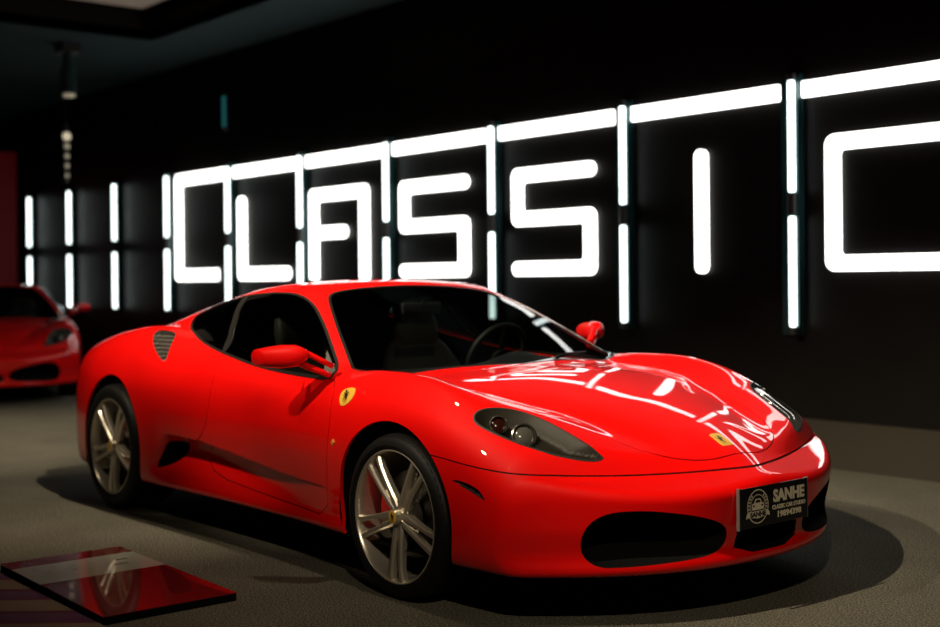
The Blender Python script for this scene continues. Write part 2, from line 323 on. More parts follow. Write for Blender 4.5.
class Skin:
    def __init__(s, P, Q):
        s.V=P; s.T=np.concatenate([Q[:,[0,1,2]],Q[:,[0,2,3]]]); s.L=np.zeros(len(s.T),int)
        s.N=s.nrm(P)
    def nrm(s,P):
        g=grad(P[:,0],P[:,1],P[:,2]); return g/np.maximum(np.linalg.norm(g,axis=1),1e-9)[:,None]
    def split(s, fn, c=0., only=None):
        f=fn(s.V,s.N)-c; f=np.where(np.abs(f)<2e-5,2e-5,f)
        t=(f>0)[s.T]; k=t.sum(1); cr=(k==1)|(k==2)
        if only is not None: cr&=np.isin(s.L,only)
        Tc=s.T[cr]; tc=t[cr]; kc=k[cr]
        if len(Tc)==0: return
        odd=np.where(kc==1,tc.argmax(1),(~tc).argmax(1))
        R=np.take_along_axis(Tc,(odd[:,None]+np.arange(3))%3,1)
        E=np.concatenate([R[:,[0,1]],R[:,[0,2]]]); E.sort(1)
        U,inv=np.unique(E,axis=0,return_inverse=True); inv=inv.ravel()
        fa,fb=f[U[:,0]],f[U[:,1]]; w=(fa/(fa-fb))[:,None]
        nv=s.V[U[:,0]]*(1-w)+s.V[U[:,1]]*w; nn=s.N[U[:,0]]*(1-w)+s.N[U[:,1]]*w; nn/=np.linalg.norm(nn,axis=1)[:,None]
        o=len(s.V); n=len(R); ab=o+inv[:n]; ac=o+inv[n:]
        s.V=np.vstack([s.V,nv]); s.N=np.vstack([s.N,nn]); L=s.L[cr]
        new=np.concatenate([np.stack([R[:,0],ab,ac],1),np.stack([ab,R[:,1],R[:,2]],1),np.stack([ab,R[:,2],ac],1)])
        s.T=np.concatenate([s.T[~cr],new]); s.L=np.concatenate([s.L[~cr],L,L,L])
    def label(s, fn, lab, lo=0., hi=None, only=None):
        c=s.V[s.T].mean(1); n=s.N[s.T].mean(1); f=fn(c,n); k=f>lo
        if hi is not None: k&=f<=hi
        if only is not None: k&=np.isin(s.L,only)
        s.L[k]=lab
    def region(s, fn, lab, only=(0,), band=None, band_lab=None, inset=0.):
        only=list(only)
        s.split(fn,inset,only)
        if band: s.split(fn,inset-band,only)
        s.label(fn,lab,inset,None,only)
        if band: s.label(fn,band_lab,inset-band,inset,only)
def plane_fn(pts, m, side=-1, it=2, depth=.30):
    P=np.array(pts); m=np.array(m); m/=np.linalg.norm(m); o=P.mean(0)
    e1=np.cross(m,[0,0,1.]); e1/=np.linalg.norm(e1); e2=np.cross(m,e1)
    poly=chaikin(np.stack([(P-o)@e1,(P-o)@e2],1),it)
    def fn(V,N):
        W=V*np.array([1,-side,1]) if side>0 else V
        W=V.copy(); W[:,1]*=(1 if side<0 else -1)
        Nn=N.copy(); Nn[:,1]*=(1 if side<0 else -1)
        f=poly_sdf(poly,np.stack([(W-o)@e1,(W-o)@e2],1))
        ok=(np.abs((W-o)@m)<depth)&(Nn@m>-.1)
        return np.where(ok,f,-1.)
    fn.o=o; fn.m=m; fn.e1=e1; fn.e2=e2
    return fn
def top_fn(half, it=1, zmin=.4):
    h=np.array(half,float); full=np.vstack([h,(h*[1,-1])[::-1]]); poly=chaikin(full,it)
    return lambda V,N: np.where((V[:,2]>zmin)&(N[:,2]>.05), poly_sdf(poly,V[:,:2]), -1.)
def side_fn(poly, side, it=1, nmin=.15):
    poly=chaikin(poly,it)
    return lambda V,N: np.where((V[:,1]*side>.3)&(N[:,1]*side>nmin), poly_sdf(poly,V[:,[0,2]]), -1.)
P_,Q_=surface_nets(.0125)
S=Skin(P_,Q_)
LAB={}
def lab(n):
    if n not in LAB: LAB[n]=len(LAB)+1
    return LAB[n]
BODY=0
ARCH=[(-.022,.322,.386,.362),(-2.605,.342,.400,.386)]
def arch_fn(xa,za,R,Rz): return lambda V,N: np.minimum(R-np.hypot(V[:,0]-xa,(V[:,2]-za)*R/Rz), np.abs(V[:,1])-.52)
for a in ARCH: S.region(arch_fn(*a), lab('removed'))
S.region(lambda V,N: np.where(N[:,2]<-.8, .205-V[:,2], -1.), lab('underbody'))
WS=[(-.305,0),(-.332,.175),(-.351,.29),(-.372,.44),(-.392,.597),(-.418,.70),(-.445,.755),(-.50,.768),(-.56,.742),(-.635,.712),(-.77,.657),(-.911,.595),(-1.05,.527),(-1.10,.485),(-1.118,.431),(-1.124,.342),(-1.128,.208),(-1.13,0)]
f=top_fn(WS,1,.75); S.region(f, lab('windshield'), (0,), .014, lab('windshield_seal'), -.002)
for side in (-1,1):
    sfx='' if side<0 else '_far'
    f=plane_fn(*REG['side_window'],side,2,.4)
    S.region(f, lab('window'+sfx), (0,), .013, lab('window_trim'+sfx))
    f=plane_fn(*REG['divider'],side,1,.4); S.region(f, lab('window_trim'+sfx), (lab('window'+sfx),))
    f=plane_fn(*REG['corner'],side,0,.4); S.region(f, lab('corner'+sfx), (lab('window'+sfx),))
    w=lab('window'+sfx); xd=-1.62
    c=S.V[S.T].mean(1); dv=np.array(REG['divider'][0]); 
    xdv=np.interp(c[:,2],[.88,1.036,1.16],[-1.57,-1.67,-1.70])
    S.L[(S.L==w)&(c[:,0]<xdv)]=lab('quarter'+sfx)
    for nm in ('vent','headlight','mouth','scoop_insert','slit','shield','repeater'):
        f=plane_fn(*REG[nm],side,2 if nm!='repeater' else 1,.25)
        rim=dict(vent=(.006,'vent_rim'),headlight=(.007,'headlight_rim')).get(nm)
        if rim: S.region(f, lab(nm+sfx),(0,),rim[0],lab(rim[1]+sfx))
        else: S.region(f, lab(nm+sfx))
CM=[(-.172,.335),(.172,.335),(.19,.226),(-.19,.226)]
f=lambda V,N: np.where((V[:,0]>.6)&(N[:,0]>.1), poly_sdf(chaikin(CM,1),V[:,1:]), -1.)
S.region(f, lab('center_mouth'))
f=top_fn([(.792,0),(.792,.024),(.797,.029),(.858,.034),(.866,.028),(.866,0)],0,.5); S.region(f, lab('hood_badge'))
HOOD=[(.908,0),(.905,.10),(.882,.20),(.84,.305),(.79,.380),(.70,.440),(.53,.490),(.277,.503),(.01,.552),(-.27,.647),(-.42,.70),(-.55,.6),(-.55,0)]
f=top_fn(HOOD,1,.45); S.region(f, lab('hood'), (0,), .0045, lab('seam'))
ph=np.array([[p[0],abs(p[1]),p[2]] for p in REG['seam'][0]])
pa=np.arctan2(ph[:,1],ph[:,0]+.1); oo=np.argsort(pa)
qa=np.linspace(-.6,2.2,1401); qz=np.interp(np.abs(qa),pa[oo],ph[oo,2]); kk=np.exp(-.5*(np.arange(-120,121)*.002/.07)**2); qz=np.convolve(np.pad(qz,120,'edge'),kk/kk.sum(),'valid')
def bump_fn(V,N):
    a=np.arctan2(np.abs(V[:,1]),V[:,0]+.1); z=np.interp(a,qa,qz)
    return np.minimum((z-V[:,2])*.85, V[:,0]-.12)
S.region(bump_fn, lab('front_bumper'), (0,), .0045, lab('seam'))
for side in (-1,1):
    sfx='' if side<0 else '_far'
    f=plane_fn(*REG['door'],side,1,.3); S.region(f, lab('door'+sfx),(0,),.0045,lab('seam'))
def take(*names):
    ids=[LAB[n] if n!='body' else 0 for n in names if n=='body' or n in LAB]
    T=S.T[np.isin(S.L,ids)]; u,inv=np.unique(T,return_inverse=True)
    return S.V[u],S.N[u],inv.reshape(-1,3)
def boundary(T):
    E=np.concatenate([T[:,[0,1]],T[:,[1,2]],T[:,[2,0]]]); k=np.sort(E,1)
    u,idx,cnt=np.unique(k,axis=0,return_index=True,return_counts=True)
    return E[idx[cnt==1]]
def panel(name, srcs, m, parent, thick=.012, inner=None, offset=0.):
    V,N,T=take(*srcs); V=V+N*offset; n=len(V)
    if thick<=0: return raw(name,V,T,m,parent,None,True,N)
    B=boundary(T); nb=len(B); Vi=V-N*thick
    a,b=B[:,0],B[:,1]
    rv=np.concatenate([V[a],V[b],Vi[b],Vi[a]]); fn=np.cross(V[a]-V[b],Vi[b]-V[b]); fn/=np.maximum(np.linalg.norm(fn,axis=1),1e-9)[:,None]
    fn=-fn
    i=2*n+np.arange(nb)
    rim=np.concatenate([np.stack([i,i+3*nb,i+nb],1),np.stack([i+nb,i+3*nb,i+2*nb],1)])
    AV=np.concatenate([V,Vi,rv]); AN=np.concatenate([N,-N,fn,fn,fn,fn]); AT=np.concatenate([T,T[:,::-1]+n,rim])
    # orient rim faces with their normals
    tri=AV[rim]; g=np.cross(tri[:,1]-tri[:,0],tri[:,2]-tri[:,0]); 
    fl=(g*np.concatenate([fn,fn])).sum(1)<0; AN[2*n:]*=np.where(np.tile(fl[:nb],4),-1,1)[:,None]
    mi=np.concatenate([np.zeros(len(T),int),np.ones(len(T),int),np.zeros(len(rim),int)])
    return raw(name,AV,AT,[m,inner or M['inner']],parent,mi,True,AN)
def recess(name, srcs, fn, m, parent, depth, slope, direction=None):
    V,N,T=take(*srcs); f=np.maximum(fn(V,N),0); d=np.minimum(f*slope,depth)
    dr=np.array(direction if direction is not None else fn.m,float); dr/=np.linalg.norm(dr)
    return raw(name,V-dr*d[:,None],T,m,parent,None,True)
# ------------------------------------------------------------------ the car
HORSE=[(-.10,-.95),(.02,-.95),(.0,-.80),(-.06,-.60),(.06,-.38),(.22,-.30),(.30,-.52),(.22,-.72),(.30,-.95),(.42,-.93),(.38,-.72),(.48,-.50),(.44,-.22),(.36,.0),(.55,.12),(.66,.34),(.60,.62),(.46,.74),(.52,.52),(.46,.32),(.30,.22),(.16,.34),(.10,.56),(.06,.74),(.0,.95),(-.06,.86),(-.16,.84),(-.36,.66),(-.34,.56),(-.16,.60),(-.12,.44),(-.34,.34),(-.50,.44),(-.60,.34),(-.52,.26),(-.34,.20),(-.14,.14),(-.30,.04),(-.46,.02),(-.50,-.14),(-.40,-.14),(-.36,-.06),(-.10,-.04),(-.06,-.24),(-.20,-.46),(-.22,-.62),(-.12,-.80)]
def flat_shape(poly, fr, lift, scale):
    o,e1,e2,n=[np.array(v,float) for v in fr]
    V=[o+e1*p[0]*scale+e2*p[1]*scale+n*lift for p in poly]
    from mathutils.geometry import tessellate_polygon
    Fs=tessellate_polygon([[Vector((p[0],p[1],0)) for p in poly]])
    return V,Fs
def horse_part(name, fr, scale, parent):
    V,Fs=flat_shape(HORSE,fr,.0015,scale)
    return raw(name,V,[tuple(f) for f in Fs],M['badge_black'],parent)
def two_sided(fr): return fr
def shield_frame(f, side):
    o=f.o.copy(); n=f.m.copy(); up=np.array([0,0,1.])-n*n[2]; up/=np.linalg.norm(up); e1=np.cross(up,n)
    q=np.array([1,-1 if side>0 else 1,1.]); 
    return o*q+n*q*.009,(e1*q),up*q,n*q
def build_wheel(parent, xa, side, za, tw, front):
    Rr=.2585; y0=.945
    def Y(v): return v     # built for the near side (outer face at -y), far wheels are turned round
    loc=(xa,0,za)
    b=MB(); 
    prof=[(.2585,-.945),(.262,-.940),(.262,-.925),(.250,-.905),(.244,-.80),(.236,-.72),(.230,-.72),(.238,-.80),(.240,-.90),(.2475,-.930),(.2505,-.943),(.2545,-.947),(.2585,-.945)]
    b.lathe(prof,96)
    w=b.build('wheel',[M['silver']],parent,True,loc,40)
    if side>0: w.rotation_euler=(0,0,math.pi)
    Ro=za; b=MB()
    yo=-.945; yi=yo+tw-.012; s=.012
    b.lathe([(.252,yo+.006),(.262,yo-.004),(.275,yo-.010),(Ro-.030,yo-.006),(Ro-.012,yo+.004),(Ro-.004,yo+.016),(Ro,yo+.035),(Ro,yo+.070),(Ro-.006,yo+.072),(Ro-.006,yo+.080),(Ro,yo+.082),(Ro,yi-.08),(Ro-.006,yi-.078),(Ro-.006,yi-.07),(Ro,yi-.068),(Ro,yi-.03),(Ro-.015,yi),(.275,yi+.01),(.25,yi)],120)
    # shoulder sipes
    n=56
    for k in range(n):
        t=2*math.pi*k/n
        for (ya,yb) in ((yo+.004,yo+.062),):
            r0=Ro-.010; c,sn=math.cos(t),math.sin(t); c2,s2=math.cos(t+.075),math.sin(t+.075)
            b.add([(r0*c,ya,r0*sn),((Ro+.0015)*c,yb,(Ro+.0015)*sn),((Ro+.0015)*c2,yb,(Ro+.0015)*s2),(r0*c2,ya,r0*s2)],[(0,1,2,3)])
    b.build('tire',[M['tire']],w,True,None,35)
    # five pairs of spokes
    for k in range(5):
        t0=-math.pi/2+k*2*math.pi/5
        b=MB(); e=np.array([math.cos(t0),0,math.sin(t0)]); g=np.array([-math.sin(t0),0,math.cos(t0)]); yv=np.array([0,1.,0])
        for sg in (-1,1):
            rings=[]
            for r,off,wd,yf,dp in ((.030,.012,.030,-.927,.03),(.060,.0165,.030,-.930,.035),(.085,.0185,.0265,-.933,.034),(.12,.0220,.0225,-.936,.032),(.16,.0255,.0215,-.939,.030),(.20,.0292,.0225,-.941,.028),(.230,.033,.026,-.940,.028),(.247,.036,.034,-.938,.03)):
                c=e*r+g*off*sg; h=wd/2
                rings.append([c+g*(-h)+yv*(yf+.010),c+g*(-h*.55)+yv*(yf+.001),c+g*(h*.55)+yv*(yf+.001),c+g*h+yv*(yf+.010),c+g*h*.9+yv*(yf+dp),c-g*h*.9+yv*(yf+dp)])
            b.loft(rings)
        # web between the twin bars near the hub and a recessed web further out
        rings=[]
        for r,h,yf in ((.03,.012,-.923),(.06,.012,-.923),(.095,.012,-.920),(.125,.011,-.912)):
            c=e*r; rings.append([c-g*h+yv*yf,c+g*h+yv*yf,c+g*h+yv*(yf+.02),c-g*h+yv*(yf+.02)])
        b.loft(rings)
        b.build('spoke',[M['silver']],w,True,None,30)
    b=MB(); b.lathe([(.0,-.900),(.062,-.900),(.078,-.893),(.078,-.86),(0,-.86)],48)
    b.build('hub',[M['silver_dark']],w,True,None,30)
    for k in range(5):
        t=-math.pi/2+math.pi/5+k*2*math.pi/5
        b=MB(); b.lathe([(0,-.921),(.0075,-.921),(.0105,-.917),(.0105,-.895)],6,False,'y',(.053*math.cos(t),0,.053*math.sin(t)))
        b.build('lug_bolt',[M['silver_dark']],w)
    b=MB(); b.lathe([(.0,-.9505),(.022,-.9505),(.0255,-.949)],40); b.cur=1; b.lathe([(.0255,-.949),(.030,-.945),(.031,-.93),(.031,-.90)],40); b.cur=2
    V,Fs=flat_shape(HORSE,((0,-.9512,0),(1,0,0),(0,0,1),(0,-1,0)),.0004,.0185); b.add(V,[tuple(f) for f in Fs])
    cap=b.build('center_cap',[M['yellow'],M['silver'],M['badge_black']],w,True,None,30)
    b=MB(); b.lathe([(.075,-.855),(.168,-.855),(.168,-.825),(.075,-.825),(.075,-.855)],72)
    b.build('brake_disc',[M['steel']],w,True,None,30)
    b=MB(); a0=math.pi if front else 0
    if side>0: a0=math.pi-a0
    rings=[]
    for q in range(9):
        t=a0-.30+.60*q/8; rings.append([(r*math.cos(t),y,r*math.sin(t)) for r,y in ((.12,-.872),(.180,-.872),(.188,-.86),(.188,-.80),(.12,-.80))])
    b.loft(rings); b.build('brake_caliper',[M['caliper']],w,True,None,40)
    b=MB(); b.tube([(.185*math.cos(.9),-.915,.185*math.sin(.9)-.0),(.235*math.cos(.9),-.93,.235*math.sin(.9))],.004,8); 
    b.build('valve',[M['seam']],w)
    return w
def build_car(root, PAINT):
    body=panel('body_shell',('body',),PAINT,root,.014)
    tag(body,None)
    panel('panel_seam',('seam',),M['seam'],root,.01,None,-.0035)
    ub=panel('underbody',('underbody',),M['matte'],root,0)
    panel('hood',('hood',),PAINT,root,.010)
    fb=panel('front_bumper',('front_bumper',),PAINT,root,.016)
    ws=panel('windshield',('windshield',),M['glass'],root,0)
    panel('windshield_seal',('windshield_seal',),M['trim'],root,.008)
    for side in (-1,1):
        s='' if side<0 else '_far'
        dr=panel('door',('door'+s,),PAINT,root,.012)
        panel('side_window',('window'+s,),M['side_glass'],root,0)
        panel('quarter_window',('quarter'+s,),M['side_glass'],root,0)
        panel('window_trim',('window_trim'+s,),M['trim'],root,.006,None,.0025)
        panel('mirror_corner_plate',('corner'+s,),M['grey_plate'],root,.004,None,.002)
        sq=lambda v:np.array([v[0],v[1]*(-side),v[2]])
        f=plane_fn(*REG['vent'],side,2,.25); v=recess('shoulder_vent',('vent'+s,),f,M['mesh'],root,.022,1.6,sq(f.m))
        panel('vent_rim',('vent_rim'+s,),PAINT,v,.03)
        f=plane_fn(*REG['mouth'],side,2,.25); d=recess('air_intake',('mouth'+s,),f,M['matte'],fb,.20,2.6,sq((.93,-.36,-.02)))
        f=plane_fn(*REG['scoop_insert'],side,2,.25); recess('side_intake',('scoop_insert'+s,),f,M['matte'],root,.05,2.0,sq(f.m))
        f=plane_fn(*REG['slit'],side,2,.25); recess('bumper_slit',('slit'+s,),f,M['black'],fb,.012,2.0,sq(f.m))
        panel('side_repeater',('repeater'+s,),M['amber'],root,.006,M['amber'],.005)
        f=plane_fn(*REG['shield'],side,2,.25); sh=panel('fender_shield',('shield'+s,),M['yellow'],root,.006,None,.0025)
        horse_part('horse_emblem',shield_frame(f,side),.030,sh)
        # headlight: bowl, projector, lamp, clear cover
        f=plane_fn(*REG['headlight'],side,2,.25)
        h=recess('headlight',('headlight'+s,),f,M['bowl'],root,.055,1.0,sq((.40,-.35,.85)))
        panel('headlight_rim',('headlight_rim'+s,),M['lamp_trim'],h,.010,None,.001)
        panel('headlight_lens',('headlight'+s,),M['lens'],h,0)
        for nm,c,r in (('projector_lamp',(.530,-.742,.660),.047),('indicator_lamp',(.450,-.795,.698),.034)):
            ax=Vector(sq((.80,-.42,.42))).normalized(); c=Vector(sq(c)); q=Vector((0,0,1)).rotation_difference(ax).to_matrix()
            b=MB(); b.cur=0; b.lathe([(r*.98,-.05),(r*1.02,-.008),(r*1.02,.0),(r*.90,.004),(r*.86,-.002),(r*.84,-.012)],36,False,'z')
            b.cur=1; b.lathe([(r*.84,-.012)]+[(r*.84*math.cos(k*math.pi/14),-.012+r*.35*math.sin(k*math.pi/14)) for k in range(1,8)],36,False,'z')
            b.v=[tuple(q@Vector(p)+c) for p in b.v]
            b.build(nm,[M['lamp_ring'],M['proj_glass'] if nm[0]=='p' else M['lamp_red']],h,True,None,40)
        # mirror
        mx,mz=(0,0) if side<0 else (-.20,.034)
        rings=[]
        for y,cx,cz,ax,az in ((-.955,-.585,.918,.012,.010),(-.972,-.597,.919,.045,.030),(-1.0,-.622,.917,.068,.047),(-1.04,-.660,.913,.074,.050),(-1.08,-.700,.910,.066,.044),(-1.11,-.732,.908,.056,.036),(-1.114,-.736,.908,.050,.031)):
            ring=[]
            for k in range(20):
                t=2*math.pi*k/20; c_,s_=math.cos(t),math.sin(t)
                px=ax*(abs(c_)**.75)*math.copysign(1,c_); pz=az*(abs(s_)**.8)*math.copysign(1,s_)
                if px<0: px*=.75
                if pz>0: pz*=.95
                ring.append((cx+px+mx, -side*y if side<0 else -y, cz+pz+mz))
            rings.append([(p[0],(y if side<0 else -y),p[2]) for p in ring])
        b=MB(); b.loft(rings)
        mr=b.build('side_mirror',[PAINT],root,True,None,50)
        b=MB()
        sy=lambda p:(p[0]+mx,p[1] if side<0 else -p[1],p[2]+mz)
        b.tube([sy(p) for p in ((-.60,-.99,.938),(-.575,-.955,.922),(-.545,-.91,.893),(-.525,-.865,.868))],[.020,.019,.017,.016],14,[.012,.012,.012,.013])
        b.tube([sy(p) for p in ((-.615,-.985,.888),(-.585,-.95,.868),(-.56,-.91,.848),(-.54,-.87,.830))],[.024,.022,.020,.018],14,[.014,.014,.013,.013])
        b.build('mirror_arm',[PAINT],mr,True)
        b=MB(); rg=[]
        for k in range(20):
            t=2*math.pi*k/20; rg.append(sy((-.715-.02*math.cos(t)*0-.03*math.cos(t)*.8,-1.04+.062*math.cos(t),.912+.042*math.sin(t))))
        b.add(rg,[tuple(range(20))]); b.build('mirror_glass',[M['chrome']],mr)
    # openings and badges at the nose
    fcm=lambda V,N: poly_sdf(chaikin(CM,1),V[:,1:])
    cg=recess('center_grille',('center_mouth',),fcm,M['black'],fb,.12,3.0,(1,0,0))
    hb=panel('hood_badge',('hood_badge',),M['yellow'],root,.006,None,.002)
    V,N,T=take('hood_badge'); n=N.mean(0); n/=np.linalg.norm(n); fwd=np.array([1,0,0])-n*n[0]; fwd/=np.linalg.norm(fwd)
    horse_part('horse_emblem',(V.mean(0)+n*.002,np.cross(-fwd,n)*-1,-fwd,n),.028,hb)
    # wheels and wells
    for xa,za,tw,front in ((0,.318,.225,True),(-2.6,.338,.285,False)):
        for side in (-1,1):
            build_wheel(root,xa,side,za,tw,front)
            b=MB(); R=.392 if front else .406; zc_=.322 if front else .342; kz=(.366 if front else .390)/R
            b.lathe([(R,-.915),(R,-.55),(0,-.55)],64,False,'y',(xa-(.022 if front else .005),0,zc_)); b.v=[(p[0],p[1],zc_+(p[2]-zc_)*kz) for p in b.v]
            if side>0: b.v=[(p[0],-p[1],p[2]) for p in b.v]
            b.v=[(p[0],p[1],max(p[2],.19)) for p in b.v]
            b.build('wheel_well',[M['matte']],root,True,None,40)
    # cabin
    b=MB(); b.box((-2.15,-.74,.30),(-.35,.74,.34)); b.box((-2.2,-.72,.34),(-2.12,.72,.98)); b.build('cabin_floor',[M['inner']],root)
    b=MB(); rings=[]
    for y in np.linspace(-.76,.76,25):
        hump=.055*math.exp(-((y-.37)/.17)**2)
        rings.append([(-.37,y,.40),(-.36,y,.795),(-.45,y,.808),(-.62,y,.812+hump*.7),(-.74,y,.815+hump),(-.79,y,.80+hump),(-.80,y,.76),(-.72,y,.60),(-.66,y,.40)])
    b.loft(rings); b.build('dashboard',[M['dash']],root,True,None,50)
    for y in (.37,-.37):
        b=MB()
        def seat_ring(cx,cz,w,t,ang,n=18):
            r=[]; ca,sa=math.cos(ang),math.sin(ang)
            for k in range(n):
                th=2*math.pi*k/n; u=w*abs(math.cos(th))**.5*math.copysign(1,math.cos(th)); v=t*abs(math.sin(th))**.6*math.copysign(1,math.sin(th))
                v+=.035*(u/w)**2 if w>0 else 0
                r.append((cx+v*ca,y+u,cz+v*sa))
            return r
        b.loft([seat_ring(-1.42,.42,.20,.05,.4),seat_ring(-1.44,.50,.25,.075,.4),seat_ring(-1.50,.62,.265,.075,.35),seat_ring(-1.56,.75,.25,.065,.3),seat_ring(-1.60,.84,.20,.055,.3),seat_ring(-1.62,.89,.15,.045,.3)])
        st=b.build('seat',[M['leather']],root,True,None,60)
        b=MB(); b.loft([seat_ring(-1.60,.855,.10,.030,.25),seat_ring(-1.595,.88,.135,.052,.25),seat_ring(-1.61,.97,.140,.055,.25),seat_ring(-1.63,1.03,.125,.045,.25),seat_ring(-1.635,1.05,.09,.03,.25)]); b.build('headrest',[M['leather']],st,True,None,60)
        b=MB(); b.box((-1.45,y-.25,.36),(-.98,y+.25,.47),.04); b.build('seat_cushion',[M['leather']],st,True,None,60)
        for k in (-1,1):
            b=MB(); b.tube([(-1.545,y+k*.15,.55),(-1.545+.035,y+k*.155,.66),(-1.535,y+k*.15,.80)],.006,6); b.build('seat_piping',[M['stitch']],st,True)
    b=MB(); c=Vector((-.90,.37,.835)); ax=Vector((-.90,0,.42)).normalized(); q=Vector((0,0,1)).rotation_difference(ax).to_matrix()
    pts=[c+q@Vector((.178*math.cos(t),.178*math.sin(t),0)) for t in np.linspace(0,2*math.pi,49)]
    b.tube(pts,.0145,10)
    for t in (0,2.2,-2.2): b.tube([c+q@Vector((.03*math.cos(t),.03*math.sin(t),-.02)),c+q@Vector((.17*math.cos(t),.17*math.sin(t),0))],[.022,.012],8,[.008,.007])
    b.lathe([(0,.012),(.045,.008),(.055,-.02)],24,False,'z',(0,0,0)); n0=len(b.v)-72
    b.v=b.v[:n0]+[tuple(q@Vector(p)+c+ax*-.02) for p in b.v[n0:]]
    b.build('steering_wheel',[M['dash']],root,True,None,50)
    b=MB(); b.tube([(-1.02,0,1.125),(-1.03,0,1.10)],.008,8); b.box((-1.05,-.12,1.055),(-1.03,.12,1.115),.01); b.build('rear_view_mirror',[M['dash']],root,True,None,50)
    b=MB(); b.tube([(-.345,.26,.860),(-.375,.36,.868),(-.392,.50,.872)],[.009,.009,.005],8); b.build('wiper',[M['black']],root,True)
def build_plate(root):
    X=1.074; zc=.395
    b=MB(); b.box((X-.008,-.203,zc-.073),(X,.201,zc+.073),.002); pl=b.build('license_plate',[M['plate']],root)
    tag(pl,'black show plate with pale round emblem and printed lettering')
    for k in (-1,1):
        b=MB(); b.box((X-.012,k*.2035-.0022-.001,zc-.075),(X+.001,k*.2035+.0022-.001,zc+.076)); b.build('plate_edge',[M['plate_edge']],pl)
    b=MB(); b.box((X-.06,-.12,zc-.03),(X-.008,.12,zc+.03)); b.build('plate_mount',[M['black']],pl)
    R=Matrix(((0,0,1),(1,0,0),(0,1,0)))
    def put(name, items):
        b=MB()
        for (body,size,bold,cy,cz,sx,sl) in items:
            V,Fs=text_mesh(body,size,bold); 
            b.add([R@Vector((v[0]*sx+v[1]*sl+cy,v[1]+cz,v[2])) + Vector((X+.0008,0,0)) for v in V],Fs)
        return b.build(name,[M['print']],pl)
    put('lettering',[('SANHE',.060,.0026,.086,zc+.026,1.0,0),('CLASSIC CAR STUDIO',.0215,.0006,.086,zc-.014,.95,0),('19894398',.030,.0009,.086,zc-.042,1.25,0)])
    b=MB(); cy,cz=-.100,zc+.002
    def ring(r0,r1,sx=1.,n=48,z0=0):
        V=[];Fs=[]
        for k in range(n):
            t=2*math.pi*k/n; V+= [R@Vector((cy+r0*sx*math.cos(t),cz+r0*math.sin(t),0))+Vector((X+.0009,0,0)),R@Vector((cy+r1*sx*math.cos(t),cz+r1*math.sin(t),0))+Vector((X+.0009,0,0))]
        for k in range(n): a=2*k; c=2*((k+1)%n); Fs.append((a,a+1,c+1,c))
        b.add(V,Fs)
    ring(.058,.062); ring(.041,.0435)
    for k in range(26):
        t=2*math.pi*(k+.5)/26
        if -2.6<((t+math.pi/2+math.pi)%(2*math.pi)-math.pi)<2.6 and abs(math.sin(t)+1)>.55:
            d=Vector((math.cos(t),math.sin(t),0)); g=Vector((-d.y,d.x,0)); c=Vector((cy,cz,0))+d*.0508
            b.add([R@(c+d*a*.0045+g*e*.0028)+Vector((X+.0009,0,0)) for a,e in ((-1,-1),(1,-1),(1,1),(-1,1))],[(0,1,2,3)])
    car=[(-.032,-.012),(.032,-.012),(.036,.000),(.033,.010),(.022,.014),(.014,.028),(-.014,.028),(-.022,.014),(-.033,.010),(-.036,.000)]
    b.add([R@Vector((cy+p[0],cz+p[1],0))+Vector((X+.0009,0,0)) for p in car],[tuple(range(len(car)))])
    ban=[(-.070,-.040),(-.058,-.036),(-.030,-.040),(.030,-.040),(.058,-.036),(.070,-.040),(.064,-.022),(.050,-.016),(.026,-.0165),(-.026,-.0165),(-.050,-.016),(-.064,-.022)]
    b.add([R@Vector((cy+p[0],cz+p[1],0))+Vector((X+.0010,0,0)) for p in ban],[tuple(range(len(ban)))])
    b.cur=1
    win=[(-.016,.014),(.016,.014),(.010,.024),(-.010,.024)]; b.add([R@Vector((cy+p[0],cz+p[1],0))+Vector((X+.0014,0,0)) for p in win],[(0,1,2,3)])
    for k in (-1,1): b.add([R@Vector((cy+k*.024+.006*math.cos(t),cz+.003+.004*math.sin(t),0))+Vector((X+.0014,0,0)) for t in np.linspace(0,2*math.pi,12,endpoint=False)],[tuple(range(12))])
    V,Fs=text_mesh('SANHE',.0235,.001); b.add([R@Vector((v[0]*1.25+cy,v[1]+cz-.0285,v[2]))+Vector((X+.0016,0,0)) for v in V],Fs)
    b.build('round_emblem',[M['print'],M['plate']],pl)
M['lamp_ring']=mat('lamp_ring',(.30,.29,.26),.22,.9)
M['lamp_trim']=mat('lamp_trim',(.02,.019,.017),.5,.0)
M['proj_glass']=mat('projector_glass',(.10,.10,.09),.05,0,.8,1.0)
M['lamp_red']=mat('dark_red_lamp',(.035,.007,.005),.10,0,.6,1.0)
car=empty('sports_car',(0,0,0))
tag(car,'shiny red low two-seat sports car with yellow badges and black show plate, in the foreground','car')
build_car(car,M['paint']); build_plate(car)
def copy_tree(o,parent=None):
    c=o.copy(); C.objects.link(c)
    if parent: c.parent=parent
    for ch in list(o.children): copy_tree(ch,c)
    return c
car2=copy_tree(car); car2.location=(-9.75,.80,0); car2.rotation_euler=(0,0,math.radians(-20))
car2.name='sports_car.001'
for ch in list(car2.children):
    if ch.name.startswith('license_plate'):
        for q in list(ch.children): bpy.data.objects.remove(q)
        bpy.data.objects.remove(ch)
tag(car2,'blurred dark red car far behind, facing the camera beside the red panel','car')
